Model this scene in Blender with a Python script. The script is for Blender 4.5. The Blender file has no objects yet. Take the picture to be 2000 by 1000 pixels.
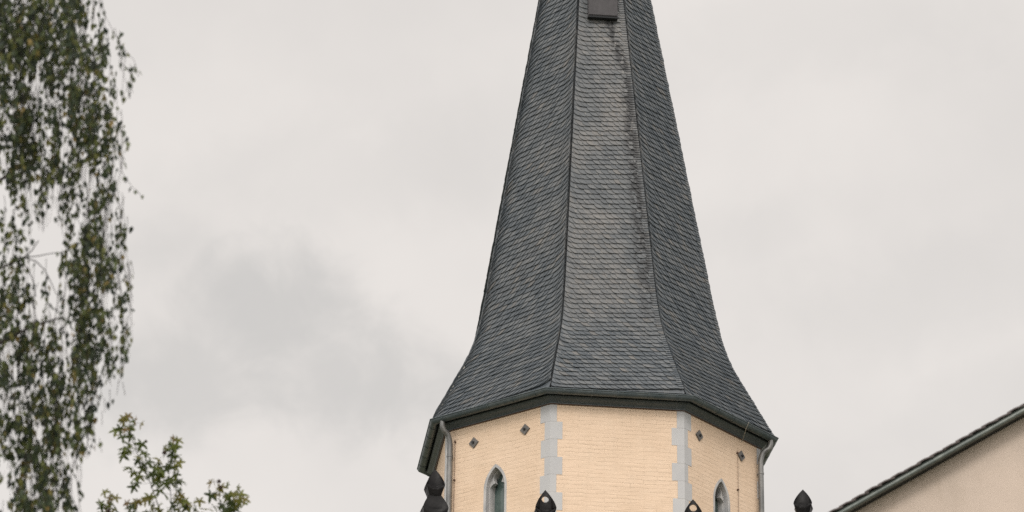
import bpy, bmesh, math, random
import numpy as np
from mathutils import Vector, Matrix, noise as mnoise
R_ = math.radians
rng = random.Random(7)
S = bpy.context.scene
COL = S.collection

# ------------------------------------------------------------------ camera
F = 6547.0                      # focal length in pixels of the 2000 px wide photograph
PITCH, ROLL = R_(23.741), R_(0.862)
CAM = Vector((0, 0, 1.6))
fw = Vector((0, math.cos(PITCH), math.sin(PITCH)))
up0 = Vector((0, -math.sin(PITCH), math.cos(PITCH)))
rt0 = Vector((1, 0, 0))
rt = rt0 * math.cos(ROLL) + up0 * math.sin(ROLL)
up = up0 * math.cos(ROLL) - rt0 * math.sin(ROLL)
cam_d = bpy.data.cameras.new("camera")
cam = bpy.data.objects.new("camera", cam_d)
COL.objects.link(cam)
M3 = Matrix((rt, up, -fw)).transposed()
cam.matrix_world = Matrix.Translation(CAM) @ M3.to_4x4()
cam_d.sensor_width = 36.0
cam_d.lens = F * 36.0 / 2000.0
cam_d.clip_end = 6000
cam_d.dof.use_dof = True
cam_d.dof.focus_distance = 54.5
cam_d.dof.aperture_fstop = 1.9
cam_d.dof.aperture_blades = 9
S.camera = cam


def ray(px, py):
    v = fw + rt * ((px - 1000) / F) - up * ((py - 500) / F)
    return v


def at(px, py, d):
    """point seen at photo pixel (px,py), d metres along the optical axis"""
    return CAM + ray(px, py) * d


# ------------------------------------------------------------------ sky and sun
SUN_AZ, SUN_EL = R_(-172), R_(42)          # behind the camera, to its left
sdir = Vector((math.sin(SUN_AZ) * math.cos(SUN_EL), math.cos(SUN_AZ) * math.cos(SUN_EL), math.sin(SUN_EL)))
W = bpy.data.worlds.new("World")
S.world = W
W.use_nodes = True
nt = W.node_tree
nt.nodes.clear()


def N(tree, t, **kw):
    n = tree.nodes.new(t)
    for k, v in kw.items():
        setattr(n, k, v)
    return n


def mth(tree, op, a, b=None, clamp=False):
    n = N(tree, 'ShaderNodeMath', operation=op, use_clamp=clamp)
    for i, v in enumerate((a, b)):
        if v is None:
            continue
        if isinstance(v, (int, float)):
            n.inputs[i].default_value = v
        else:
            tree.links.new(v, n.inputs[i])
    return n.outputs[0]


def smooth(tree, v, a, b):
    n = N(tree, 'ShaderNodeMapRange', interpolation_type='SMOOTHSTEP')
    tree.links.new(v, n.inputs[0])
    n.inputs[1].default_value, n.inputs[2].default_value = a, b
    return n.outputs[0]


def mixc(tree, fac, a, b, mode='MIX'):
    n = N(tree, 'ShaderNodeMix', data_type='RGBA', blend_type=mode)
    for sock, v in ((n.inputs[0], fac), (n.inputs[6], a), (n.inputs[7], b)):
        if isinstance(v, (int, float)):
            sock.default_value = v
        elif isinstance(v, tuple):
            sock.default_value = (*v, 1) if len(v) == 3 else v
        else:
            tree.links.new(v, sock)
    return n.outputs[2]


def noise(tree, vec, scale, detail=4, rough=0.55, dist=0.0, w=None):
    n = N(tree, 'ShaderNodeTexNoise')
    n.inputs['Scale'].default_value = scale
    n.inputs['Detail'].default_value = detail
    n.inputs['Roughness'].default_value = rough
    n.inputs['Distortion'].default_value = dist
    if vec is not None:
        tree.links.new(vec, n.inputs['Vector'])
    return n.outputs[0]


tc = N(nt, 'ShaderNodeTexCoord')
D = tc.outputs['Generated']
sky = N(nt, 'ShaderNodeTexSky', sky_type='NISHITA')
sky.sun_disc = False
sky.sun_elevation = SUN_EL
sky.sun_rotation = SUN_AZ
n1 = noise(nt, D, 9.0, 5, 0.5)
n2 = noise(nt, D, 38.0, 7, 0.6, 0.4)
n3 = noise(nt, D, 4.0, 2, 0.5)


def dot(v):
    n = N(nt, 'ShaderNodeVectorMath', operation='DOT_PRODUCT')
    nt.links.new(D, n.inputs[0])
    n.inputs[1].default_value = v
    return n.outputs['Value']


def angdist(px, py, sx, sy, tilt=0.0):
    """squared elliptical distance (in units of the ellipse) of a sky direction from a cloud centre"""
    c = ray(px, py).normalized()
    a = (rt - c * rt.dot(c)).normalized()
    b = (up - c * up.dot(c)).normalized()
    a, b = a * math.cos(tilt) + b * math.sin(tilt), b * math.cos(tilt) - a * math.sin(tilt)
    x = mth(nt, 'MULTIPLY', dot(a), F / sx)
    y = mth(nt, 'MULTIPLY', dot(b), F / sy)
    return mth(nt, 'SQRT', mth(nt, 'ADD', mth(nt, 'MULTIPLY', x, x), mth(nt, 'MULTIPLY', y, y)))


# broad soft variation of the stratus, and the darker cumulus fragments drifting under it
nd = mth(nt, 'MULTIPLY', mth(nt, 'SUBTRACT', n2, 0.5), 2.0)
nd = mth(nt, 'ADD', nd, mth(nt, 'MULTIPLY', mth(nt, 'SUBTRACT', n1, 0.5), 1.6))
cl = None
for px, py, sx, sy, ti, amt in ((500, 600, 190, 150, -0.55, 0.85), (700, 760, 230, 110, -0.3, 0.75), (330, 740, 190, 120, 0.2, 0.7),
                                (330, 480, 130, 80, 0.2, 0.35), (1850, 560, 420, 120, 0.15, 0.22), (1480, 440, 200, 70, 0.3, 0.2),
                                (760, 330, 420, 110, 0.1, 0.22), (1650, 60, 420, 110, 0.1, 0.2), (1950, 780, 260, 90, 0.5, 0.22)):
    d_ = mth(nt, 'ADD', angdist(px, py, sx, sy, ti), mth(nt, 'MULTIPLY', nd, 1.15))
    m_ = mth(nt, 'MULTIPLY', smooth(nt, d_, 1.45, 0.2), amt)
    cl = m_ if cl is None else mth(nt, 'MAXIMUM', cl, m_)
far = smooth(nt, dot(fw), 0.93, 0.80)       # elsewhere in the sky: plain fractal cloud
cl2 = mth(nt, 'MULTIPLY', smooth(nt, mth(nt, 'ADD', mth(nt, 'MULTIPLY', n1, 0.6), mth(nt, 'MULTIPLY', n3, 0.5)), 0.50, 0.72), far)
cl = mth(nt, 'MAXIMUM', cl, cl2)
base = mixc(nt, smooth(nt, n1, 0.35, 0.68), (8.4, 7.97, 7.58), (7.6, 7.25, 6.93))
cloud = mixc(nt, cl, base, (6.2, 6.03, 5.82))
# an overcast sky is brighter round the hidden sun
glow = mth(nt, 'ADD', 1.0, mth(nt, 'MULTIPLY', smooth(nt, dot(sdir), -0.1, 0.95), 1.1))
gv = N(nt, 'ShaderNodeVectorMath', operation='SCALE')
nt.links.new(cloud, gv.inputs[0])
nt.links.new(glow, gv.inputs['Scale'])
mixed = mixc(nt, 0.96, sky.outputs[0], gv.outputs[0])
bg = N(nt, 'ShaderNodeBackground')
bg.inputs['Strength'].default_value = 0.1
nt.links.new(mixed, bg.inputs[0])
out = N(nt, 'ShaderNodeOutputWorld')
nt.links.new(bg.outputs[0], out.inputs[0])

sun_d = bpy.data.lights.new("sun", 'SUN')
sun_d.energy = 1.3
sun_d.angle = R_(18)
sun_d.color = (1.0, 0.95, 0.88)
sun = bpy.data.objects.new("sun", sun_d)
COL.objects.link(sun)
sun.rotation_euler = sdir.to_track_quat('Z', 'Y').to_euler()

S.view_settings.view_transform = 'Standard'
S.view_settings.look = 'None'
S.view_settings.exposure = 0.0
S.view_settings.gamma = 1.0
S.view_settings.use_curve_mapping = False
S.render.engine = 'CYCLES'
S.cycles.use_denoising = False
S.cycles.max_bounces = 6


# ------------------------------------------------------------------ helpers
class MB:
    def __init__(self):
        self.v, self.f, self.m, self.sm = [], [], [], []
        self.uv = []                 # per face list of per-corner uv (or None)

    def add(self, vs, fs, uvs=None, smooth=False):
        o = len(self.v)
        self.v += [tuple(p) for p in vs]
        for i, f in enumerate(fs):
            self.f.append(tuple(o + k for k in f))
            self.sm.append(smooth)
            self.uv.append(None if uvs is None else [uvs[k] for k in f])

    def box(self, o, ax, ay, az):
        """box from corner o with edge vectors"""
        o, ax, ay, az = map(Vector, (o, ax, ay, az))
        vs = [o + ax * i + ay * j + az * k for k in (0, 1) for j in (0, 1) for i in (0, 1)]
        fs = [(0, 2, 3, 1), (4, 5, 7, 6), (0, 1, 5, 4), (2, 6, 7, 3), (0, 4, 6, 2), (1, 3, 7, 5)]
        if ax.cross(ay).dot(az) < 0:
            fs = [f[::-1] for f in fs]
        self.add(vs, fs)

    def tube(self, pts, rad, n=10, caps=True):
        pts = [Vector(p) for p in pts]
        rad = rad if isinstance(rad, (list, tuple)) else [rad] * len(pts)
        vs, fs = [], []
        a = None
        for i, p in enumerate(pts):
            t = (pts[min(i + 1, len(pts) - 1)] - pts[max(i - 1, 0)]).normalized()
            if a is None:
                a = t.orthogonal().normalized()
            a = (a - t * a.dot(t)).normalized()
            b = t.cross(a)
            for k in range(n):
                an = 2 * math.pi * k / n
                vs.append(p + (a * math.cos(an) + b * math.sin(an)) * rad[i])
        for i in range(len(pts) - 1):
            for k in range(n):
                k2 = (k + 1) % n
                fs.append((i * n + k, i * n + k2, (i + 1) * n + k2, (i + 1) * n + k))
        self.add(vs, fs, smooth=True)
        if caps:
            self.add(vs[:n], [tuple(range(n))[::-1]])
            self.add(vs[-n:], [tuple(range(n))])

    def build(self, name, mat, parent=None):
        me = bpy.data.meshes.new(name)
        me.from_pydata(self.v, [], self.f)
        me.polygons.foreach_set('use_smooth', self.sm)
        if any(u is not None for u in self.uv):
            l = me.uv_layers.new(name='uv')
            flat = []
            for f, u in zip(self.f, self.uv):
                for k in range(len(f)):
                    flat += list(u[k]) if u is not None else [0.0, 0.0]
            l.data.foreach_set('uv', flat)
        me.update()
        o = bpy.data.objects.new(name, me)
        COL.objects.link(o)
        if mat:
            me.materials.append(mat)
        if parent is not None:
            o.parent = parent
            o.matrix_parent_inverse = Matrix.Translation(-Vector(parent.location))
        return o


def empty(name, loc, label, cat, group=None):
    o = bpy.data.objects.new(name, None)
    COL.objects.link(o)
    o.location = loc
    o['label'], o['category'] = label, cat
    if group:
        o['group'] = group
    return o


def mat(name, col, rough=0.6, metal=0.0, spec=0.5):
    m = bpy.data.materials.new(name)
    m.use_nodes = True
    t = m.node_tree
    b = t.nodes['Principled BSDF']
    b.inputs['Base Color'].default_value = (*col, 1)
    b.inputs['Roughness'].default_value = rough
    b.inputs['Metallic'].default_value = metal
    b.inputs['Specular IOR Level'].default_value = spec
    return m, t, b


def ramp(t, fac, stops):
    r = N(t, 'ShaderNodeValToRGB')
    t.links.new(fac, r.inputs[0])
    el = r.color_ramp.elements
    while len(el) < len(stops):
        el.new(0.5)
    for e, (p, c) in zip(el, stops):
        e.position = p
        e.color = (*c, 1)
    return r.outputs[0]


def bump(t, b, h, strength, dist):
    n = N(t, 'ShaderNodeBump')
    n.inputs['Strength'].default_value = strength
    n.inputs['Distance'].default_value = dist
    t.links.new(h, n.inputs['Height'])
    t.links.new(n.outputs[0], b.inputs['Normal'])


def objco(t):
    return N(t, 'ShaderNodeTexCoord').outputs['Object']


def scaled(t, vec, sc):
    n = N(t, 'ShaderNodeMapping')
    n.inputs['Scale'].default_value = sc
    t.links.new(vec, n.inputs[0])
    return n.outputs[0]


# ------------------------------------------------------------------ materials
def m_slate():
    m, t, b = mat('slate', (0.1, 0.1, 0.1), 0.5)
    g = N(t, 'ShaderNodeNewGeometry')
    isl = g.outputs['Random Per Island']
    co = objco(t)
    uv = N(t, 'ShaderNodeUVMap')
    uv.uv_map = 'uv'
    sx = N(t, 'ShaderNodeSeparateXYZ')
    t.links.new(uv.outputs[0], sx.inputs[0])
    col = ramp(t, isl, [(0.0, (0.050, 0.063, 0.076)), (0.35, (0.070, 0.084, 0.097)), (0.70, (0.090, 0.103, 0.115)),
                        (0.93, (0.122, 0.131, 0.138)), (0.985, (0.112, 0.112, 0.111)), (1.0, (0.15, 0.146, 0.14))])
    # weathered, warm-grey bleached areas
    big = noise(t, co, 0.9, 3, 0.6)
    fine = noise(t, co, 16, 4, 0.65)
    wz = mth(t, 'MULTIPLY', smooth(t, big, 0.40, 0.64), smooth(t, fine, 0.25, 0.70))
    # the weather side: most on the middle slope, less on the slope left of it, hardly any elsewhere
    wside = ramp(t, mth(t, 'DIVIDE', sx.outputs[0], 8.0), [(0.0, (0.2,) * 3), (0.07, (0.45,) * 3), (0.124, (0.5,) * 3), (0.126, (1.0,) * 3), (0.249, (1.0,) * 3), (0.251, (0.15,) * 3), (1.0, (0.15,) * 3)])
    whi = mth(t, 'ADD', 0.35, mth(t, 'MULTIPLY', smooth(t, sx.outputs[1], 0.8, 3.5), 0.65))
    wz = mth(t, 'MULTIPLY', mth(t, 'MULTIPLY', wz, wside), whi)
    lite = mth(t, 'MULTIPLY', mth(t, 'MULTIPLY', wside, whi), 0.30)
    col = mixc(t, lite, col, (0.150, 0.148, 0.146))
    col = mixc(t, mth(t, 'MULTIPLY', wz, 0.8), col, (0.200, 0.189, 0.179))
    # pale lichen flecks
    vo = noise(t, co, 30, 2, 0.7)
    fl = smooth(t, vo, 0.63, 0.71)
    col = mixc(t, mth(t, 'MULTIPLY', mth(t, 'MULTIPLY', fl, wside), 0.6), col, (0.33, 0.30, 0.26))
    # run-off stain on the middle slope: uv.x = face index + position across it, uv.y = metres up the slope
    wob = mth(t, 'MULTIPLY', mth(t, 'SUBTRACT', noise(t, scaled(t, co, (1, 1, 0.35)), 5, 4, 0.6), 0.5), 0.5)
    # the stain slants from the dormer's foot to the right hip and then follows the hip down
    u = mth(t, 'SUBTRACT', sx.outputs[0], 1.0)
    cen = N(t, 'ShaderNodeMapRange')
    t.links.new(sx.outputs[1], cen.inputs[0])
    cen.inputs[1].default_value, cen.inputs[2].default_value = 8.6, 6.6
    cen.inputs[3].default_value, cen.inputs[4].default_value = 0.45, 0.90
    dd = mth(t, 'ABSOLUTE', mth(t, 'SUBTRACT', mth(t, 'ADD', u, mth(t, 'MULTIPLY', wob, 0.35)), cen.outputs[0]))
    st = smooth(t, dd, 0.15, 0.03)
    br = smooth(t, noise(t, scaled(t, co, (1, 1, 0.5)), 11, 4, 0.65), 0.40, 0.50)
    st = mth(t, 'MULTIPLY', st, br)
    inface = mth(t, 'MULTIPLY', mth(t, 'GREATER_THAN', u, 0.0), mth(t, 'LESS_THAN', u, 1.0))
    lim = smooth(t, sx.outputs[1], 1.0, 3.0)
    st = mth(t, 'MULTIPLY', mth(t, 'MULTIPLY', st, inface), lim)
    col = mixc(t, mth(t, 'MULTIPLY', st, 0.85), col, (0.020, 0.021, 0.023))
    t.links.new(col, b.inputs['Base Color'])
    ro = mth(t, 'ADD', 0.42, mth(t, 'MULTIPLY', fine, 0.25))
    t.links.new(ro, b.inputs['Roughness'])
    bump(t, b, noise(t, co, 45, 4, 0.6), 0.35, 0.006)
    return m


def m_brick():
    m, t, b = mat('painted_brick', (0.8, 0.62, 0.43), 0.75, 0, 0.3)
    uv = N(t, 'ShaderNodeUVMap')
    uv.uv_map = 'uv'
    co = objco(t)
    # wavy courses
    wv = N(t, 'ShaderNodeTexNoise')
    wv.inputs['Scale'].default_value = 5.5
    wv.inputs['Detail'].default_value = 4
    t.links.new(uv.outputs[0], wv.inputs['Vector'])
    off = N(t, 'ShaderNodeVectorMath', operation='MULTIPLY_ADD')
    t.links.new(wv.outputs['Color'], off.inputs[0])
    off.inputs[1].default_value = (0.05, 0.036, 0)
    t.links.new(uv.outputs[0], off.inputs[2])
    bt = N(t, 'ShaderNodeTexBrick')
    t.links.new(off.outputs[0], bt.inputs['Vector'])
    bt.inputs['Color1'].default_value = (1, 1, 1, 1)
    bt.inputs['Color2'].default_value = (0.8, 0.8, 0.8, 1)
    bt.inputs['Mortar'].default_value = (0, 0, 0, 1)
    bt.inputs['Scale'].default_value = 1.0
    bt.inputs['Mortar Size'].default_value = 0.006
    bt.inputs['Mortar Smooth'].default_value = 0.75
    bt.inputs['Brick Width'].default_value = 0.42
    bt.inputs['Row Height'].default_value = 0.068
    lum = N(t, 'ShaderNodeRGBToBW')
    t.links.new(bt.outputs['Color'], lum.inputs[0])
    big = noise(t, co, 1.3, 4, 0.55)
    mid = noise(t, co, 7, 4, 0.6)
    col = mixc(t, smooth(t, big, 0.35, 0.68), (0.755, 0.578, 0.430), (0.710, 0.537, 0.392))
    col = mixc(t, mth(t, 'MULTIPLY', smooth(t, mid, 0.45, 0.75), 0.35), col, (0.79, 0.625, 0.480))
    # dirt held in the joints here and there
    mo = mth(t, 'MULTIPLY', mth(t, 'SUBTRACT', 1.0, lum.outputs[0]), smooth(t, mid, 0.40, 0.70))
    col = mixc(t, mth(t, 'MULTIPLY', mo, 0.12), col, (0.50, 0.37, 0.25))
    t.links.new(col, b.inputs['Base Color'])
    streak = smooth(t, noise(t, scaled(t, uv.outputs[0], (6.0, 0.5, 1)), 1.6, 5, 0.65), 0.5, 0.8)
    col2 = mixc(t, mth(t, 'MULTIPLY', streak, 0.22), col, (0.50, 0.39, 0.28))
    t.links.new(col2, b.inputs['Base Color'])
    vary = smooth(t, noise(t, uv.outputs[0], 2.2, 4, 0.6), 0.30, 0.70)
    lay = noise(t, scaled(t, off.outputs[0], (3.2, 14.0, 1)), 1.0, 3, 0.5)
    h = mth(t, 'ADD', mth(t, 'MULTIPLY', lum.outputs[0], mth(t, 'ADD', 0.12, mth(t, 'MULTIPLY', vary, 0.75))), mth(t, 'MULTIPLY', lay, 1.5))
    h = mth(t, 'ADD', h, mth(t, 'MULTIPLY', noise(t, co, 30, 3, 0.6), 0.2))
    bump(t, b, h, 0.60, 0.010)
    return m


def m_quoin():
    m, t, b = mat('grey_painted_stone', (0.45, 0.45, 0.46), 0.7, 0, 0.3)
    co = objco(t)
    g = N(t, 'ShaderNodeNewGeometry')
    c = mixc(t, g.outputs['Random Per Island'], (0.435, 0.435, 0.445), (0.50, 0.50, 0.505))
    c = mixc(t, mth(t, 'MULTIPLY', smooth(t, noise(t, co, 6, 4, 0.6), 0.4, 0.75), 0.4), c, (0.54, 0.53, 0.52))
    t.links.new(c, b.inputs['Base Color'])
    bump(t, b, noise(t, co, 30, 4, 0.6), 0.3, 0.004)
    return m


def m_frame():
    m, t, b = mat('window_stone', (0.5, 0.49, 0.48), 0.65, 0, 0.3)
    co = objco(t)
    c = mixc(t, smooth(t, noise(t, scaled(t, co, (1, 1, 0.3)), 9, 4, 0.6), 0.35, 0.7), (0.50, 0.485, 0.475), (0.33, 0.335, 0.345))
    t.links.new(c, b.inputs['Base Color'])
    bump(t, b, noise(t, co, 40, 3, 0.6), 0.25, 0.003)
    return m


def m_zinc(name, c1, c2, rough=0.45, metal=0.55):
    m, t, b = mat(name, c1, rough, metal)
    co = objco(t)
    c = mixc(t, smooth(t, noise(t, scaled(t, co, (1, 1, 0.6)), 6, 5, 0.65), 0.35, 0.7), c1, c2)
    t.links.new(c, b.inputs['Base Color'])
    r = mth(t, 'ADD', rough - 0.1, mth(t, 'MULTIPLY', noise(t, co, 14, 3, 0.6), 0.25))
    t.links.new(r, b.inputs['Roughness'])
    bump(t, b, noise(t, co, 20, 3, 0.6), 0.15, 0.004)
    return m


SLATE, BRICK, QUOIN, FRAME = m_slate(), m_brick(), m_quoin(), m_frame()
GUTTER = m_zinc('weathered_zinc', (0.070, 0.092, 0.102), (0.115, 0.135, 0.142), 0.42, 0.3)
CORNICE = m_zinc('grey_cornice_paint', (0.064, 0.080, 0.088), (0.085, 0.100, 0.108), 0.42, 0.0)
PIPE = m_zinc('pale_zinc', (0.14, 0.142, 0.142), (0.25, 0.247, 0.24), 0.42, 0.4)
UNDER = mat('roof_boarding', (0.015, 0.017, 0.02), 0.8)[0]
IRON = m_zinc('anchor_iron', (0.115, 0.108, 0.103), (0.18, 0.168, 0.158), 0.6, 0.1)
DARKIRON = mat('dark_iron', (0.03, 0.03, 0.032), 0.6, 0.2)[0]
WIRE = mat('conductor_wire', (0.28, 0.2, 0.15), 0.5, 0.3)[0]
LOUVRE = m_zinc('dormer_sheet', (0.040, 0.037, 0.041), (0.053, 0.049, 0.053), 0.6, 0.0)
RUST = mat('rusty_holder', (0.09, 0.05, 0.035), 0.8)[0]


def m_glass():
    m, t, b = mat('leaded_glass', (0.045, 0.075, 0.072), 0.12, 0, 0.6)
    co = objco(t)
    c = mixc(t, smooth(t, noise(t, co, 3, 3, 0.5), 0.35, 0.65), (0.06, 0.09, 0.085), (0.10, 0.135, 0.125))
    t.links.new(c, b.inputs['Base Color'])
    bump(t, b, noise(t, co, 12, 2, 0.5), 0.1, 0.01)
    return m


GLASS = m_glass()

# ------------------------------------------------------------------ ground
m_g, t, b = mat('grass_and_gravel', (0.1, 0.12, 0.06), 0.95, 0, 0.2)
co = objco(t)
c = mixc(t, smooth(t, noise(t, co, 0.12, 5, 0.6), 0.42, 0.58), (0.06, 0.085, 0.03), (0.26, 0.24, 0.21))
c = mixc(t, mth(t, 'MULTIPLY', noise(t, co, 8, 5, 0.7), 0.5), c, (0.10, 0.11, 0.06))
t.links.new(c, b.inputs['Base Color'])
bump(t, b, noise(t, co, 14, 5, 0.7), 0.5, 0.03)
g = MB()
g.add([(-2500, -2500, 0), (2500, -2500, 0), (2500, 2500, 0), (-2500, 2500, 0)], [(0, 1, 2, 3)])
go = g.build('ground', m_g)
go['kind'] = 'structure'

# ------------------------------------------------------------------ the church tower
TX, TY, H = 1.434, 52.396, 20.914
CA = 6.269 - 9.0
RW = 2.8
C22 = math.cos(R_(22.5))
BASE = [-58.5 + 45 * k for k in range(8)]


def corner(k, r, z):
    a = R_(BASE[k % 8] + CA)
    return Vector((TX + r * math.sin(a), TY - r * math.cos(a), z))


def fnormal(k):
    a = R_(BASE[k % 8] + 22.5 + CA)
    return Vector((math.sin(a), -math.cos(a), 0))


def fu(k):
    return (corner(k + 1, 1, 0) - corner(k, 1, 0)).normalized()


SIDE = 2 * RW * math.sin(R_(22.5))


def fp(k, u, z, n=0.0):
    """point on wall face k: u metres from its left corner, height z, n metres out of the wall"""
    return corner(k, RW, z) + fu(k) * u + fnormal(k) * n


def pix_on_face(px, py, k, n=0.0):
    o = fp(k, 0, 0, n)
    r = ray(px, py)
    s = (o - CAM).dot(fnormal(k)) / r.dot(fnormal(k))
    p = CAM + r * s
    return (p - fp(k, 0, 0)).dot(fu(k)), p.z


tower = empty('church_tower', (TX, TY, 0), 'octagonal peach painted brick church tower with tall grey slate spire', 'church tower')

# windows: face 0 and face 2 (as the photo shows), the same on the opposite faces
HW0 = 0.235


def lancet(hw0, d, apex_z, bot, n=9):
    """right half of a pointed-arch outline inset by d, from the sill up to the apex: list of (du, z)"""
    Rr = 2 * hw0
    zs = apex_z - math.sqrt(3) * hw0
    r = Rr - d
    a1 = math.acos(hw0 / r)
    pts = [(hw0 - d, bot + d)]
    for i in range(n + 1):
        a = a1 * i / n
        pts.append((-hw0 + r * math.cos(a), zs + r * math.sin(a)))
    pts[-1] = (0.0, pts[-1][1])
    return pts


win = {}
u0, z0 = pix_on_face(968, 906, 0)
win[0] = (u0, z0)
u2, z2 = pix_on_face(1409, 934, 2)
win[2] = (u2, z2)
win[4] = (SIDE / 2, z0)
win[6] = (SIDE / 2, z0)

wb = MB()
for k in range(8):
    def P(u, z):
        return fp(k, u, z)
    if k in win:
        uc, az = win[k]
        bot = az - 2.4
        half = lancet(HW0, 0, az, bot)
        Rr_ = [(uc + a, z) for a, z in half]
        Ll_ = [(uc - a, z) for a, z in half]
        for poly in ([(0, 0), (uc, 0), (uc, bot)] + Ll_[0:] + [(uc, H), (0, H)],
                     [(uc, 0), (SIDE, 0), (SIDE, H), (uc, H)] + Rr_[::-1] + [(uc, bot)]):
            # drop repeated apex
            q = []
            for p in poly:
                if not q or (abs(p[0] - q[-1][0]) + abs(p[1] - q[-1][1])) > 1e-6:
                    q.append(p)
            wb.add([P(*p) for p in q], [tuple(range(len(q)))], uvs=[(p[0] + 3.1 * k, p[1]) for p in q])
    else:
        q = [(0, 0), (SIDE, 0), (SIDE, H), (0, H)]
        wb.add([P(*p) for p in q], [(0, 1, 2, 3)], uvs=[(p[0] + 3.1 * k, p[1]) for p in q])
wb.build('wall', BRICK, tower)

for k, (uc, az) in win.items():
    bot = az - 2.4
    fm = MB()
    levels = [(-0.001, -0.02), (0.0, 0.003), (0.044, 0.003), (0.048, -0.003), (0.050, -0.070), (0.047, -0.078), (0.056, -0.090), (0.067, -0.078), (0.070, -0.085),
              (0.070, -0.10), (0.073, -0.105), (0.076, -0.2)]
    rings = []
    for d, n_ in levels:
        h = lancet(HW0, d, az, bot)
        ring = [(uc - a, z) for a, z in h] + [(uc + a, z) for a, z in h[::-1][1:]]
        rings.append([fp(k, a, z, n_) for a, z in ring])
    nn = len(rings[0])
    vs = [p for r in rings for p in r]
    fs = []
    for i in range(len(rings) - 1):
        for j in range(nn):
            j2 = (j + 1) % nn
            fs.append((i * nn + j, (i + 1) * nn + j, (i + 1) * nn + j2, i * nn + j2))
    fm.add(vs, fs)
    fo = fm.build('window', FRAME, tower)
    # pane
    pm = MB()
    h = lancet(HW0, 0.075, az, bot)
    ring = [(uc - a, z) for a, z in h] + [(uc + a, z) for a, z in h[::-1][1:]]
    pm.add([fp(k, a, z, -0.19) for a, z in ring], [tuple(range(nn))[::-1]])
    pm.build('pane', GLASS, fo)
    # the two cusps of the trefoil head
    zs = az - math.sqrt(3) * HW0
    for s in (-1, 1):
        cm = MB()
        hw = HW0 - 0.068
        Rr = 2 * HW0 - 0.068

        def jamb(z):
            zz = max(0.0, z - zs)
            return -HW0 + math.sqrt(max(Rr * Rr - zz * zz, 0))
        prof = []
        for i in range(9):
            z = zs + 0.005 + 0.30 * i / 8
            prof.append((jamb(z), z))
        tip = (jamb(zs + 0.115) - 0.085, zs + 0.115)
        a0, a1 = prof[0], (max(jamb(zs + 0.305), 0.004), zs + 0.305)
        inner = []
        for i in range(1, 6):           # lower concave foil
            f_ = i / 6
            inner.append((a0[0] + (tip[0] - a0[0]) * f_ ** 2.2, a0[1] + (tip[1] - a0[1]) * f_ ** 0.7))
        inner.append(tip)
        for i in range(1, 6):           # upper foil
            f_ = i / 6
            bulge = 0.045 * math.sin(math.pi * f_)
            inner.append((tip[0] + (a1[0] - tip[0]) * f_ + bulge, tip[1] + (a1[1] - tip[1]) * f_ ))
        poly = prof + [p for p in inner[::-1]]
        n_ = len(poly)
        fr = [fp(k, uc + s * a, z, -0.075) for a, z in poly]
        bk = [fp(k, uc + s * a, z, -0.15) for a, z in poly]
        f1 = tuple(range(n_))
        cm.add(fr + bk, [f1 if s < 0 else f1[::-1]] + [((j, (j + 1) % n_, n_ + (j + 1) % n_, n_ + j) if s > 0 else
                                                         (j, n_ + j, n_ + (j + 1) % n_, (j + 1) % n_)) for j in range(n_)])
        cm.build('cusp', FRAME, fo)

# quoins: toothed grey corner stones
QH = 0.297
for k in range(8):
    qm = MB()
    z = H - 0.006
    i = 0
    while z > 0.05:
        zb = max(z - QH, 0.0)
        jitter = rng.uniform(-0.008, 0.008)
        odd = (i % 2 == 0)
        # k=1: the top stone runs long to the left; k=2: long to the right
        if k in (1, 3, 5, 7, 0):
            la, lb = (0.195, 0.105) if odd else (0.115, 0.190)
        else:
            la, lb = (0.115, 0.190) if odd else (0.195, 0.100)
        if k == 0:
            la, lb = (0.17, 0.075) if odd else (0.12, 0.06)
        if k == 3:
            la, lb = (0.115, 0.17) if odd else (0.07, 0.12)
        la += jitter
        lb -= jitter
        t_ = 0.004 + rng.uniform(0, 0.0015)
        oc = 1 / C22 * t_
        c_ = Vector((corner(k, RW + oc, 0).x, corner(k, RW + oc, 0).y, 0))
        l0 = fp(k - 1, SIDE - la, 0, -0.02)
        l1 = fp(k - 1, SIDE - la, 0, t_)
        r1 = fp(k, lb, 0, t_)
        r0 = fp(k, lb, 0, -0.02)
        base_ = [l0, l1, c_, r1, r0]
        za, zc = zb + 0.0025, z
        vs = [Vector((p.x, p.y, za)) for p in base_] + [Vector((p.x, p.y, zc)) for p in base_]
        qm.add(vs, [(0, 1, 6, 5), (1, 2, 7, 6), (2, 3, 8, 7), (3, 4, 9, 8), (4, 3, 2, 1, 0), (5, 6, 7, 8, 9)])
        z = zb
        i += 1
    qm.build('quoin', QUOIN, tower)


def ring_sweep(mb, prof, closed=False, smooth=True):
    """sweep a profile of (apothem offset from the wall, z) round the octagon with mitred corners"""
    n = len(prof)
    vs = []
    for k in range(8):
        for o, z in prof:
            vs.append(corner(k, RW + o / C22, z))
    # split vertices per face so the mitres stay crisp
    for k in range(8):
        k2 = (k + 1) % 8
        a = vs[k * n:(k + 1) * n]
        b_ = vs[k2 * n:(k2 + 1) * n]
        fs = []
        for j in range(n if closed else n - 1):
            j2 = (j + 1) % n
            fs.append((j, n + j, n + j2, j2))
        mb.add(a + b_, fs, smooth=smooth)


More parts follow.
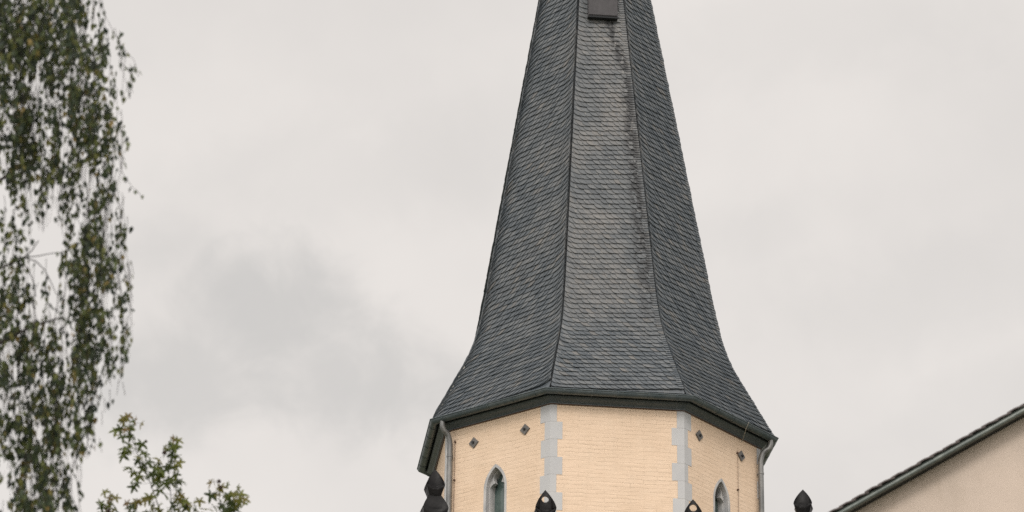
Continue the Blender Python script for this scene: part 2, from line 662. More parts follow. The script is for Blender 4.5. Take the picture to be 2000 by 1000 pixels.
# cornice
cv = [(0.0, H - 0.004), (0.028, H - 0.004), (0.028, H + 0.012), (0.040, H + 0.016)]
cm = MB()
ring_sweep(cm, cv, smooth=False)
cove = [(0.040, H + 0.016)]
for i in range(1, 9):
    a = math.pi / 2 * i / 8
    cove.append((0.040 + 0.085 * (1 - math.cos(a)), H + 0.016 + 0.095 * math.sin(a)))
cove = [(0.040 + 0.078 * math.sin(math.pi / 2 * i / 8) ** 1.7, H + 0.016 + 0.070 * (i / 8)) for i in range(9)]
ring_sweep(cm, cove, smooth=True)
ring_sweep(cm, [(0.118, H + 0.086), (0.122, H + 0.088), (0.122, H + 0.098), (0.085, H + 0.100), (0.085, H + 0.215), (0.0, H + 0.216)], smooth=False)
cm.build('cornice', CORNICE, tower)
bead = MB()
ring_sweep(bead, [(0.0, H - 0.0045), (0.012, H - 0.018), (0.026, H - 0.0045)], smooth=False)
bead.build('bead_moulding', mat('brown_bead', (0.10, 0.06, 0.045), 0.7)[0], tower)

# half round gutter
GZ = 21.07
GO, GR = 0.207, 0.070
gm = MB()
ga = [math.pi + math.pi * i / 12 for i in range(13)]
ring_sweep(gm, [(GO + GR * math.cos(a), GZ + GR * math.sin(a)) for a in ga])
ring_sweep(gm, [(GO + (GR - 0.004) * math.cos(a), GZ + (GR - 0.004) * math.sin(a)) for a in ga[::-1]])
bd = [(GO + GR + 0.003 + 0.009 * math.cos(2 * math.pi * i / 8), GZ + 0.009 * math.sin(2 * math.pi * i / 8)) for i in range(8)]
ring_sweep(gm, bd, closed=True)
ring_sweep(gm, [(GO - GR - 0.004, GZ + 0.03), (GO - GR, GZ - 0.005)], smooth=False)
gut = gm.build('gutter', GUTTER, tower)
inv = Matrix.Translation(-Vector(tower.location))
for k in range(8):
    L = 2 * (RW + (GO) / C22) * math.sin(R_(22.5))
    nb = 5
    for i in range(nb):
        u = SIDE / 2 + L * (-0.5 + (i + 0.5 + rng.uniform(-0.1, 0.1)) / nb)
        bm_ = MB()
        vs, fs = [], []
        m_ = 13
        for du in (-0.013, 0.013):
            for a in ga:
                vs.append(fp(k, u + du, GZ + (GR + 0.006) * math.sin(a), GO + (GR + 0.006) * math.cos(a)))
        for j in range(m_ - 1):
            fs.append((j, j + 1, m_ + j + 1, m_ + j))
        bm_.add(vs, fs, smooth=True)
        # edges of the strap back to the gutter
        for s_, du in ((0, -0.013), (1, 0.013)):
            v2 = [fp(k, u + du, GZ + GR * math.sin(a), GO + GR * math.cos(a)) for a in ga]
            o = [vs[s_ * m_ + j] for j in range(m_)]
            bm_.add(o + v2, [(j, j + 1, m_ + j + 1, m_ + j) for j in range(m_ - 1)])
        bm_.build('gutter_bracket', GUTTER, gut)

# downpipes at the two outer corners
for k, uu, gu in ((0, 0.140, 0.085), (2, SIDE - 0.105, SIDE - 0.005)):
    pm = MB()
    zt = GZ - GR + 0.01
    pts = []
    A = fp(k, gu, zt, GO)
    B = fp(k, uu, zt - 0.36, 0.075)
    ctr = [A, A - Vector((0, 0, 0.08)), A.lerp(B, 0.22) - Vector((0, 0, 0.07)), A.lerp(B, 0.5), A.lerp(B, 0.80) + Vector((0, 0, 0.05)), B, B - Vector((0, 0, 0.1))]
    # catmull-rom
    for i in range(len(ctr) - 1):
        p0, p1, p2, p3 = ctr[max(i - 1, 0)], ctr[i], ctr[i + 1], ctr[min(i + 2, len(ctr) - 1)]
        for j in range(5):
            q = j / 5
            pts.append(0.5 * ((2 * p1) + (p2 - p0) * q + (2 * p0 - 5 * p1 + 4 * p2 - p3) * q * q + (3 * p1 - p0 - 3 * p2 + p3) * q ** 3))
    pts.append(ctr[-1])
    pm.tube(pts, 0.043, 14)
    pm.tube([pts[-1] + Vector((0, 0, 0.03)), Vector((pts[-1].x, pts[-1].y, 0.0))], 0.046, 14)
    po = pm.build('downpipe', PIPE, tower)
    zz = pts[-1].z - 0.12
    while zz > 1:
        cmb = MB()
        c_ = Vector((pts[-1].x, pts[-1].y, zz))
        cmb.tube([c_ - Vector((0, 0, 0.014)), c_ + Vector((0, 0, 0.014))], 0.052, 14)
        fnn = fnormal(k)
        cmb.box(c_ - fnn * 0.02 - fu(k) * 0.012 - Vector((0, 0, 0.012)), -fnn * 0.056, fu(k) * 0.024, (0, 0, 0.024))
        cmb.build('pipe_clip', PIPE, po)
        zz -= 1.9

# iron wall anchors
for px, py, k in ((926, 865, 0), (1026, 839, 0), (1365, 851, 2), (1447, 891, 2)):
    u, z = pix_on_face(px, py, k)
    am = MB()
    r_ = 0.100
    pl = [(0, r_ * 0.95), (r_, 0), (0, -r_ * 0.95), (-r_, 0)]
    fr = [fp(k, u + a * 0.94, z + b2 * 0.94, 0.022) for a, b2 in pl]
    md = [fp(k, u + a, z + b2, 0.016) for a, b2 in pl]
    bk = [fp(k, u + a, z + b2, -0.006) for a, b2 in pl]
    am.add(fr + md + bk, [(3, 2, 1, 0)] + [(j + 4 * l, (j + 1) % 4 + 4 * l, (j + 1) % 4 + 4 * (l + 1), j + 4 * (l + 1)) for l in (0, 1) for j in range(4)])
    ao = am.build('wall_anchor', IRON, tower)
    bm_ = MB()
    bm_.tube([fp(k, u, z, 0.0), fp(k, u, z, 0.05)], 0.022, 6)
    bm_.build('bolt', DARKIRON, ao)

# lightning conductors on the walls
for k, (pxa, pya), zlow, knots in ((2, (1439, 885), 0.3, ((1439, 885), (1440.5, 957))), (0, (890, 864), 0.3, ((890, 864), (889.5, 938)))):
    u, z = pix_on_face(pxa, pya, k)
    wm = MB()
    wm.tube([fp(k, u, z + 0.05, 0.02), fp(k, u, zlow, 0.02)], 0.0045, 6)
    wo = wm.build('lightning_conductor', WIRE, tower)
    dz = pix_on_face(*knots[0], k)[1] - pix_on_face(*knots[1], k)[1]
    zz = z
    while zz > 1:
        hm = MB()
        hm.tube([fp(k, u, zz, -0.005), fp(k, u, zz, 0.03)], 0.016, 7)
        hm.build('wire_holder', RUST, wo)
        zz -= dz

# conductor crossing the right-hand cornice
ua = pix_on_face(1461, 838, 2, GO + GR)[0]
ub = pix_on_face(1450, 859, 2, 0.04)[0]
wm = MB()
wm.tube([fp(2, ua, GZ + 0.01, GO + GR + 0.02), fp(2, ua - 0.01, GZ - 0.09, GO + GR - 0.03), fp(2, ub, H - 0.0, 0.06), fp(2, ub, H - 0.06, 0.02)], 0.006, 6)
wm.build('lightning_conductor', mat('bright_wire', (0.4, 0.38, 0.33), 0.4, 0.4)[0], tower)

# ---- spire
RZ0 = 21.144
ZN = [RZ0, RZ0 + 1.365, RZ0 + 2.051, RZ0 + 10.0]
RN = [2.977, 2.246, 2.075, 0.705]
ZAP = ZN[3] + RN[3] * (ZN[3] - ZN[2]) / (RN[2] - RN[3])
ZN.append(ZAP)
RN.append(0.0)
# soften the kick of the bell-cast eaves
zf = np.concatenate([np.linspace(ZN[0], ZN[2] + 0.5, 15), np.linspace(ZN[2] + 0.8, ZAP, 40)])
rf = np.interp(zf, ZN, RN)
for _ in range(2):
    r2_ = rf.copy()
    r2_[1:14] = 0.25 * rf[0:13] + 0.5 * rf[1:14] + 0.25 * rf[2:15]
    rf = r2_
rf[-1] = 0.0
RCS, DE, AXX, AYY = -0.481, 1.369, -0.076, -0.057


def scorner(k, z):
    k = k % 8
    r = float(np.interp(z, zf, rf))
    a = R_(BASE[k] + (DE if k % 2 else -DE) + CA + RCS)
    q = (z - RZ0) / 10.0
    return Vector((TX + AXX * q + r * math.sin(a), TY + AYY * q - r * math.cos(a), z))


under = MB()
for k in range(8):
    ps = [(scorner(k, z), scorner(k + 1, z)) for z in zf[:-1]]
    vs = [p for pr in ps for p in pr]
    ap = scorner(k, zf[-1])
    vs.append(ap)
    fs = [(2 * i, 2 * i + 1, 2 * i + 3, 2 * i + 2) for i in range(len(ps) - 1)] + [(2 * len(ps) - 2, 2 * len(ps) - 1, 2 * len(ps))]
    under.add(vs, fs)
under.add([scorner(k, RZ0) for k in range(8)], [tuple(range(8))[::-1]])
spire = under.build('spire', UNDER, tower)

PIT, GAU = 0.098, 0.098         # course height and visible slate width


def slate_face(mb, k):
    # slope coordinate s along the middle of the face
    mids = [(scorner(k, z) + scorner(k + 1, z)) / 2 for z in zf]
    sl = np.concatenate([[0], np.cumsum([(mids[i + 1] - mids[i]).length for i in range(len(mids) - 1)])])
    U = (scorner(k + 1, RZ0) - scorner(k, RZ0)).normalized()
    wid = np.array([(scorner(k + 1, z) - scorner(k, z)).length / 2 for z in zf])
    mx = np.array([[*m] for m in mids])
    Tn = []
    for i in range(len(mids)):
        a = mids[min(i + 1, len(mids) - 1)] - mids[max(i - 1, 0)]
        Tn.append(a.normalized())
    Nn = [U.cross(t) for t in Tn]
    nx = np.array([[*n] for n in Nn])
    smax = sl[-1] - 0.3
    Un = np.array([*U])
    mirror = -1.0 if k in (0, 7, 6) else 1.0
    rise = 0.070 * (1 if k != 0 else 1.0)

    def mp(u, s, n):
        s = np.clip(s, -0.06, smax + 0.3)
        w = np.interp(s, sl, wid) - 0.004
        u = np.clip(u, -w, w)
        c = np.stack([np.interp(s, sl, mx[:, i]) for i in range(3)], -1)
        if np.any(s < 0):
            t0 = np.array([*Tn[0]])
            c = c + np.where(s < 0, s, 0)[:, None] * t0
        nn_ = np.stack([np.interp(s, sl, nx[:, i]) for i in range(3)], -1)
        return c + u[:, None] * Un + n[:, None] * nn_, u / np.maximum(w, 1e-3)

    arc = np.array([(math.cos(math.pi + math.pi / 2 * i / 6), math.sin(math.pi + math.pi / 2 * i / 6)) for i in range(7)])

    def put(u0, s0, wv, hv, ra, rb, nlow, nhigh, nside, bend):
        """a slate whose visible lower-left corner is rounded (mirrored on some slopes)"""
        W_, H_ = wv, hv
        x = np.concatenate([ra + ra * arc[:, 0], [W_, W_, 0.0]])
        y = np.concatenate([rb + rb * arc[:, 1], [0.0, H_, H_]])
        n = nlow + (nhigh - nlow) * (y / H_) + nside * (1 - x / W_)
        u = u0 + mirror * x
        s = s0 + y + rise * u
        if bend:
            w = float(np.interp(max(s0, 0), sl, wid))
            e1 = np.clip((u - (w - 0.26)) / 0.26, 0, 1.2)
            e0 = np.clip((-u - (w - 0.20)) / 0.20, 0, 1.2)
            if k in (0, 7, 6):
                s = s + 0.13 * e1 ** 2
                s = s - 0.10 * e0 ** 2
            else:
                s = s + 0.03 * e1 ** 2 + 0.06 * e0 ** 2
        p, un = mp(u, s, n)
        q, _ = mp(u[:8], s[:8], n[:8] - 0.028)
        tot = len(x)
        vs = np.concatenate([p, q])
        face = tuple(range(tot))
        fs = [face if mirror > 0 else face[::-1]]
        for j in range(7):
            fs.append((j + 1, j, tot + j, tot + j + 1) if mirror > 0 else (j, j + 1, tot + j + 1, tot + j))
        uvx = k + 0.5 + 0.5 * np.clip(un, -0.999, 0.999)
        uvs = list(zip(uvx, s)) + list(zip(uvx[:8], s[:8]))
        mb.add(vs.tolist(), fs, uvs=uvs)

    # eaves course: upright little slates
    w0 = wid[0]
    u = -w0
    while u < w0:
        put(u if mirror > 0 else u + 0.11, -0.05 - rise * u, 0.11, 0.16, 0.02, 0.02, 0.020, 0.006, 0.002, False)
        u += 0.100
    row = 0
    s = 0.045 - rise * (w0)
    while s < smax:
        w = float(np.interp(max(s, 0), sl, wid))
        wtop = w + 0.05
        strip = 0.105 if k in (1, 2, 3, 4, 5) and w > 0.25 else 0.0
        ulim1 = w - strip + 0.02
        off = rng.uniform(-0.25, 0.25) * GAU + (row % 2) * GAU * 0.35
        if mirror > 0:
            u = -wtop - off % GAU
            first = True
            while u < ulim1:
                g_ = GAU * rng.uniform(0.84, 1.16)
                sm = s + rise * u
                if sm > -0.2:
                    jx = rng.uniform(-0.004, 0.004)
                    put(u, s + rng.uniform(-0.004, 0.004), g_ * 1.75, PIT * 1.8, g_ * rng.uniform(0.9, 1.1), PIT * rng.uniform(1.0, 1.2),
                        0.039 + rng.uniform(-0.004, 0.007), 0.004, 0.016, True)
                u += g_
        else:
            u = wtop + off % GAU
            while u > -wtop:
                g_ = GAU * rng.uniform(0.84, 1.16)
                put(u, s + rng.uniform(-0.004, 0.004), g_ * 1.75, PIT * 1.8, g_ * rng.uniform(0.9, 1.1), PIT * rng.uniform(1.0, 1.2),
                    0.039 + rng.uniform(-0.004, 0.007), 0.004, 0.016, True)
                u -= g_
        # closing strip of narrow slates along the right hip
        if strip:
            for h in (0, 1):
                put(w - strip + rng.uniform(-0.012, 0.012), s + h * PIT / 2 - rise * 0.0, strip + 0.03, PIT * 0.9, 0.03, PIT * 0.35,
                    0.050, 0.030, 0.002, False)
        s += PIT * rng.uniform(0.97, 1.03)
        row += 1


sm_ = MB()
for k in range(8):
    slate_face(sm_, k)
sm_.build('slate_covering', SLATE, spire)

# lead/zinc hip edge on the left silhouette and its conductor
hm = MB()
pts = []
for z in np.linspace(RZ0 + 0.03, RZ0 + 1.15, 12):
    p = scorner(0, z)
    d = Vector((p.x - TX, p.y - TY, 0)).normalized()
    pts.append(p + d * 0.035 + fu(0) * 0.05)
hm.tube(pts, 0.006, 6)
hm.build('lightning_conductor', bpy.data.materials['bright_wire'], tower)

# dormer on the middle slope
def on_slope(px, py, k):
    a = scorner(k, 27.0)
    b2 = scorner(k + 1, 27.0)
    c2 = scorner(k, 31.0)
    n_ = (b2 - a).cross(c2 - a).normalized()
    r = ray(px, py)
    return CAM + r * ((a - CAM).dot(n_) / r.dot(n_)), n_


pL, nS = on_slope(1147, 37, 1)
pR, _ = on_slope(1204, 39, 1)
nh = Vector((nS.x, nS.y, 0)).normalized()
uh = Vector((0, 0, 1)).cross(nh)
uh = -uh if uh.dot(pR - pL) < 0 else uh
wd = (pR - pL).dot(uh)
o = Vector((pL.x, pL.y, min(pL.z, pR.z)))
dz_ = 0.95
dorm = MB()
dep = 0.15
dorm.box(o - nh * 0.28, uh * wd, nh * (0.28 + dep), (0, 0, dz_))
dob = dorm.build('dormer', LOUVRE, tower)
pn = MB()
pn.box(o + nh * dep + uh * 0.008 + Vector((0, 0, 0.012)), uh * (wd - 0.016), nh * 0.012, (0, 0, dz_ - 0.03))
pn.build('shutter', LOUVRE, dob)
up_ = MB()
up_.box(o - nh * 0.05 - uh * 0.005 - Vector((0, 0, 0.03)), uh * (wd + 0.01), nh * (dep + 0.045), (0, 0, 0.03))
up_.build('sill', UNDER, dob)
rf_ = MB()
a = o + Vector((0, 0, dz_)) - uh * 0.06 + nh * (dep + 0.08)
b2 = a + uh * (wd + 0.12)
mid = (a + b2) / 2 + Vector((0, 0, 0.35))
bk = -nh * 0.85
rf_.add([a, mid, b2, a + bk, mid + bk, b2 + bk, a - Vector((0, 0, .04)), mid - Vector((0, 0, .05)), b2 - Vector((0, 0, .04)), a + bk - Vector((0, 0, .04)), b2 + bk - Vector((0, 0, .04)), mid + bk - Vector((0, 0, .05))],
        [(0, 3, 4, 1), (1, 4, 5, 2), (0, 1, 7, 6), (1, 2, 8, 7), (6, 7, 11, 9), (7, 8, 10, 11), (0, 6, 9, 3), (2, 5, 10, 8)])
rf_.add([a - nh * .08, mid - nh * .08, b2 - nh * .08], [(0, 2, 1)])
rf_.build('dormer_roof', SLATE, dob)

# ------------------------------------------------------------------ carved finials in front of the tower
m_b, t, b = mat('dark_carved_stone', (0.025, 0.022, 0.021), 0.42, 0, 0.18)
co = objco(t)
c = mixc(t, smooth(t, noise(t, co, 7, 5, 0.65), 0.45, 0.75), (0.006, 0.0055, 0.006), (0.014, 0.013, 0.013))
c = mixc(t, mth(t, 'MULTIPLY', smooth(t, noise(t, co, 34, 3, 0.6), 0.70, 0.78), 0.35), c, (0.16, 0.155, 0.15))
t.links.new(c, b.inputs['Base Color'])
t.links.new(mth(t, 'ADD', 0.3, mth(t, 'MULTIPLY', noise(t, co, 12, 3, 0.6), 0.35)), b.inputs['Roughness'])
bump(t, b, noise(t, co, 16, 5, 0.65), 0.4, 0.012)
CARVED = m_b


def bud_mesh(zb, ht, hw, waist, yaw, scoop, tmax=0.48, pw=1.45):
    """a four-sided pointed bud, its four upper faces scooped hollow, its lower faces ridged"""
    mb = MB()
    nt_, ns = 40, 14
    for side in range(4):
        a = yaw + side * math.pi / 2
        n_ = Vector((math.sin(a), -math.cos(a), 0))
        s_ = Vector((math.cos(a), math.sin(a), 0))
        vs, fs = [], []
        for i in range(nt_ + 1):
            tt = i / nt_
            if tt < tmax:
                w = waist + (1 - waist) * (tt / tmax) ** 1.1
            else:
                w = 1 - ((tt - tmax) / (1 - tmax)) ** pw
            w = max(w, 0.012)
            for j in range(ns + 1):
                q = -1 + 2 * j / ns
                tb = tmax - 0.10 * (1 - q * q)
                if tt > tb:
                    e = (tt - tb) / (1 - tb)
                    dpt = -scoop * (1 - q * q) ** 0.8 * min(1, e / 0.12) * (1 - e) ** 0.55
                    # crisp lip where the scoop begins
                    dpt += 0.05 * (1 - abs(q)) * max(0, 1 - e / 0.06)
                else:
                    e = 1 - tt / tb
                    dpt = 0.05 * (1 - abs(q)) + 0.16 * (1 - abs(q)) * e
                vs.append(n_ * hw * w * (1 + dpt) * 0.98 + s_ * hw * w * q + Vector((0, 0, zb + ht * tt)))
        for i in range(nt_):
            for j in range(ns):
                k = i * (ns + 1) + j
                fs.append((k, k + 1, k + ns + 2, k + ns + 1))
        mb.add(vs, fs, smooth=True)
        mb.add([vs[j] for j in range(ns + 1)] + [Vector((0, 0, zb))], [(j + 1, j, ns + 1) for j in range(ns)])
    return mb


def punch(ob, c, axis, r):
    """drill a round hole through a bud"""
    bm = bmesh.new()
    bm.from_mesh(ob.data)
    bmesh.ops.remove_doubles(bm, verts=bm.verts, dist=1e-5)
    bmesh.ops.recalc_face_normals(bm, faces=bm.faces)
    bm.to_mesh(ob.data)
    bm.free()
    me = bpy.data.meshes.new('drill')
    bm = bmesh.new()
    bmesh.ops.create_cone(bm, cap_ends=True, segments=28, radius1=r, radius2=r, depth=2.0)
    bm.to_mesh(me)
    bm.free()
    dr = bpy.data.objects.new('drill', me)
    COL.objects.link(dr)
    dr.matrix_world = Matrix.Translation(c) @ axis.to_track_quat('Z', 'Y').to_matrix().to_4x4()
    md = ob.modifiers.new('hole', 'BOOLEAN')
    md.operation = 'DIFFERENCE'
    md.solver = 'EXACT'
    md.object = dr
    bpy.context.view_layer.update()
    dg = bpy.context.evaluated_depsgraph_get()
    nm = bpy.data.meshes.new_from_object(ob.evaluated_get(dg))
    ob.modifiers.clear()
    ob.data = nm
    bpy.data.objects.remove(dr)
    for p in nm.polygons:
        p.use_smooth = True
    nm.set_sharp_from_angle(angle=R_(38))


FD = 48.5
PXM = FD / F
FIN = [
    # label, tip pixel, widest pixel y, half width px, hole pixel, yaw deg
    ('leftmost dark carved finial with two stacked solid buds beside the drainpipe', (849.5, 916), 941, 19.5, None, 10),
    ('dark carved finial with round hole before the quoin between the left window and plain wall', (1065, 957), 986, 21.5, (1065, 975.5, 6.3), 4),
    ('dark carved finial with round hole just left of the right lancet window', (1353.5, 975), 1001, 19.5, (1353.5, 992, 6.8), -3),
    ('dark carved finial with solid bud standing free between tower and right house', (1568, 956), 978, 19.2, None, -8),
]
for label, (tx_, ty_), wy, hwp, hole, yw in FIN:
    tip = at(tx_, ty_, FD)
    root = empty('finial', (tip.x, tip.y, 0), label, 'finial', 'carved finials in front of the tower')
    rloc = Vector(root.location)
    vsc = PXM / math.cos(PITCH) * 1.0
    up_h = (wy - ty_) * vsc                 # widest line to the tip
    up_h += hwp * PXM * 0.36              # the near corners stand in front of the axis
    hw = hwp * PXM / (math.cos(R_(yw)) + 0.5 * abs(math.sin(R_(yw))))
    ht = up_h / 0.46
    zb = tip.z - ht
    yaw = R_(yw)

    def mk(mb, name):
        mb.v = [(x, y, z) for x, y, z in mb.v]
        ob = mb.build(name, CARVED)
        bm = bmesh.new()
        bm.from_mesh(ob.data)
        bmesh.ops.remove_doubles(bm, verts=bm.verts, dist=1e-5)
        bm.to_mesh(ob.data)
        bm.free()
        for p in ob.data.polygons:
            p.use_smooth = True
        ob.data.set_sharp_from_angle(angle=R_(32))
        ob.parent = root
        return ob
    wst = 0.38
    ob = mk(bud_mesh(zb, ht, hw, wst, yaw, 0.5 if hole is None else 0.66), 'upper_bud')
    if hole:
        hx, hy, hr = hole
        ob.parent = None
        hz = tip.z - (hy - ty_) * vsc
        punch(ob, Vector((0, 0, hz)), Vector((0, -1, -0.18)), hr * PXM * 1.1)
        ob.parent = root
    if len(ob.data.materials) == 0:
        ob.data.materials.append(CARVED)
    # a bigger bud below, its tip overlapping the waist of the upper one, and so on down
    h2 = hw * 1.37
    tip2 = tip.z - 29 * vsc * hwp / 19.5 - h2 * 0.30
    ht2 = (42 * vsc * hwp / 19.5 + h2 * 0.08) / 0.46
    mk(bud_mesh(tip2 - ht2, ht2, h2, 0.55, yaw, 0.16, 0.54, 1.32), 'lower_bud')
    sh = MB()
    zlo = tip2 - ht2 + 0.05
    ww = h2 * 0.6
    for i in range(1):
        a_ = [Vector((math.cos(yaw + math.pi / 4 + q * math.pi / 2), math.sin(yaw + math.pi / 4 + q * math.pi / 2), 0)) for q in range(4)]
        vs = [p * ww * 1.35 * 1.2 for p in a_] + [p * ww * 1.35 + Vector((0, 0, zlo)) for p in a_]
        sh.add(vs, [(q, (q + 1) % 4, 4 + (q + 1) % 4, 4 + q) for q in range(4)] + [(4, 5, 6, 7)])
    so = sh.build('shaft', CARVED)
    so.parent = root

# ------------------------------------------------------------------ neighbouring house: its eaves cross the lower right corner
m_p, t, b = mat('beige_render', (0.55, 0.44, 0.34), 0.85, 0, 0.2)
co = objco(t)
c = mixc(t, smooth(t, noise(t, co, 0.8, 4, 0.6), 0.35, 0.7), (0.585, 0.485, 0.412), (0.51, 0.425, 0.362))
c = mixc(t, mth(t, 'MULTIPLY', smooth(t, noise(t, scaled(t, co, (1, 1, 0.35)), 4, 5, 0.65), 0.48, 0.75), 0.5), c, (0.44, 0.36, 0.29))
t.links.new(c, b.inputs['Base Color'])
bump(t, b, noise(t, co, 60, 4, 0.65), 0.5, 0.006)
RENDER = m_p
m_t, t, b = mat('dark_pantile', (0.06, 0.045, 0.042), 0.6)
co = objco(t)
t.links.new(mixc(t, noise(t, co, 5, 4, 0.6), (0.045, 0.036, 0.036), (0.10, 0.075, 0.068)), b.inputs['Base Color'])
PANTILE = m_t
EGUT = m_zinc('eaves_zinc', (0.10, 0.115, 0.108), (0.165, 0.18, 0.165), 0.42, 0.4)
SOFFIT = mat('dark_soffit', (0.012, 0.014, 0.013), 0.8)[0]

HD = 36.0
e2 = at(2000, 805, HD)                                    # lower edge of the verge trim at the frame's right side
r1 = ray(1652, 1000)
hn = Vector((-0.10, -1.0, 0)).normalized()                # the gable faces the camera, turned a little to its left
hu = Vector((-hn.y, hn.x, 0))
hu = hu if hu.x > 0 else -hu
e1 = CAM + r1 * ((e2 - CAM).dot(hn) / r1.dot(hn))
slope = (e2.z - e1.z) / (e2 - e1).dot(hu)
HB = 3.6                                                  # half width of the gable
uE = (e1 - e2).dot(hu) - 0.9                              # where the roof reaches its left eaves
uR = uE + HB + 0.9
house = empty('house', (e2.x, e2.y, 0), 'cream rendered gable of a house with dark tiled verge and metal trim', 'house')
OVER = 0.21                                               # the verge stands this far in front of the wall


def hp(u, z, n):
    """u metres to the right of e2 along the gable, height z, n metres in front of the gable wall"""
    return Vector((e2.x, e2.y, 0)) + hu * u + hn * (n - OVER) + Vector((0, 0, z))


def rz(u):
    return e2.z + slope * (u if u < uR else 2 * uR - u)


uW0, uW1 = uE + 0.25, 2 * uR - uE - 0.25
HDEP = 9.0
hm = MB()
fr_ = [hp(uW0, 0, 0), hp(uW1, 0, 0), hp(uW1, rz(uW1) + 0.03, 0), hp(uR, rz(uR) + 0.03, 0), hp(uW0, rz(uW0) + 0.03, 0)]
bk_ = [p - hn * HDEP for p in fr_]
hm.add(fr_ + bk_, [(0, 1, 2, 3, 4), (9, 8, 7, 6, 5), (0, 5, 6, 1), (1, 6, 7, 2), (4, 9, 5, 0)])
hm.build('wall', RENDER, house)
cs_ = math.atan(slope)
dn = math.cos(cs_)


def rake(mb, u0, u1, lo, hi, n0, n1):
    """bar along the verge between heights lo..hi above the trim's lower edge (square to the slope), n0..n1 in front of the wall"""
    vs = []
    for u in (u0, u1):
        for z_, n_ in ((lo, n0), (lo, n1), (hi, n1), (hi, n0)):
            vs.append(hp(u, rz(u) + z_ / dn, n_))
    mb.add(vs, [(0, 3, 2, 1), (4, 5, 6, 7), (0, 1, 5, 4), (1, 2, 6, 5), (2, 3, 7, 6), (3, 0, 4, 7)])


for ua, ub in ((uE, uR), (uR, 2 * uR - uE)):
    sf = MB()
    rake(sf, ua, ub, 0.012, 0.050, -HDEP - 0.1, OVER - 0.022)
    sf.build('soffit', SOFFIT, house)
    tm = MB()
    n_ = 9
    vs = []
    prof = []
    for i in range(n_):                                   # rounded front of the sheet-metal trim
        a = -math.pi / 2 + math.pi * i / (n_ - 1)
        prof.append((0.025 + 0.025 * math.sin(a), OVER - 0.02 + 0.020 * math.cos(a)))
    prof += [(0.056, OVER - 0.014), (0.060, OVER - 0.004), (0.063, OVER - 0.012), (0.063, OVER - 0.05), (0.0, OVER - 0.05)]
    for u in (ua, ub):
        vs += [hp(u, rz(u) + z_ / dn, q) for z_, q in prof]
    m_ = len(prof)
    tm.add(vs, [(j, m_ + j, m_ + (j + 1) % m_, (j + 1) % m_) for j in range(m_)], smooth=False)
    to = tm.build('verge_trim', EGUT, house)
    u = ua + 0.27
    while u < ub:
        sm2 = MB()
        vs = []
        for q in (-0.009, 0.009):
            vs += [hp(u + q, rz(u + q) + (z_ if i else z_ - .003) / dn, w_ + 0.003) for i, (z_, w_) in enumerate(prof[:n_])]
        sm2.add(vs, [(j, n_ + j, n_ + j + 1, j + 1) for j in range(n_ - 1)])
        sm2.build('trim_joint', EGUT, to)
        u += 0.46
    # tile courses: each laps the one below, slightly uneven, so the edge is stepped
    rm = MB()
    L = ub - ua
    nc = int(L / 0.14)
    for i in range(nc + 1):
        c0 = i * L / nc
        j1, j2 = rng.uniform(-0.004, 0.004), rng.uniform(-0.005, 0.008)
        up_dir = 1 if ua == uE else -1
        u0 = ua + c0 if up_dir > 0 else ub - c0
        ul, uh_ = u0 - 0.02 * up_dir, u0 + 0.165 * up_dir
        tn, fn = 0.015, OVER + 0.012 + rng.uniform(-0.005, 0.006)
        vs = []
        for u, lift in ((ul, 0.088 + j1), (u0 + 0.06 * up_dir, 0.089 + j1 + j2 * .5), (uh_, 0.073)):
            for z_, q in ((lift - tn, -HDEP - 0.15), (lift - tn, fn), (lift, fn), (lift, -HDEP - 0.15)):
                vs.append(hp(u, rz(min(max(u, uE - 1), 2 * uR - uE + 1)) + z_ / dn, q))
        fs = []
        for e in (0, 4):
            fs += [(e + a_, e + (a_ + 1) % 4, e + 4 + (a_ + 1) % 4, e + 4 + a_) for a_ in range(4)]
        rm.add(vs, fs + [(0, 3, 2, 1), (8, 9, 10, 11)])
    rm.build('roof', PANTILE, house)

# ------------------------------------------------------------------ foliage
def m_leaf(name, stops, trans=0.3):
    m, t, b = mat(name, (0.05, 0.07, 0.03), 0.55, 0, 0.35)
    g = N(t, 'ShaderNodeNewGeometry')
    col = ramp(t, g.outputs['Random Per Island'], stops)
    t.links.new(col, b.inputs['Base Color'])
    tr = N(t, 'ShaderNodeBsdfTranslucent')
    t.links.new(col, tr.inputs[0])
    mx = N(t, 'ShaderNodeMixShader')
    mx.inputs[0].default_value = trans
    t.links.new(b.outputs[0], mx.inputs[1])
    t.links.new(tr.outputs[0], mx.inputs[2])
    t.links.new(mx.outputs[0], t.nodes['Material Output'].inputs[0])
    return m


BIRCHLEAF = m_leaf('birch_leaf', [(0.0, (0.020, 0.031, 0.020)), (0.38, (0.038, 0.056, 0.026)), (0.72, (0.078, 0.100, 0.028)), (0.93, (0.14, 0.145, 0.036)),
                                  (1.0, (0.20, 0.14, 0.04))], 0.28)
TWIG = mat('twig_bark', (0.045, 0.035, 0.032), 0.8)[0]
m_k, t, b = mat('birch_bark', (0.5, 0.48, 0.45), 0.8)
co = objco(t)
t.links.new(mixc(t, smooth(t, noise(t, scaled(t, co, (1, 1, 4)), 3, 4, 0.6), 0.5, 0.62), (0.55, 0.52, 0.48), (0.05, 0.045, 0.04)), b.inputs['Base Color'])
BARK = m_k

BD = 28.5
# coverage of the hanging foliage, 0..9, 20 x 50 photo-pixel cells
GRID = ["99976898731000", "79878888866310", "69985488877542", "68982388887620", "48973348778410", "38845547886630",
        "38747768857310", "15542357767421", "35222258767520", "55201146766530", "77333158765640", "88764378766530",
        "78885379877630", "78887689767440", "88877878645200", "34479988621000", "45667978610000", "54789975210000",
        "14788883000000", "15787872000000"]


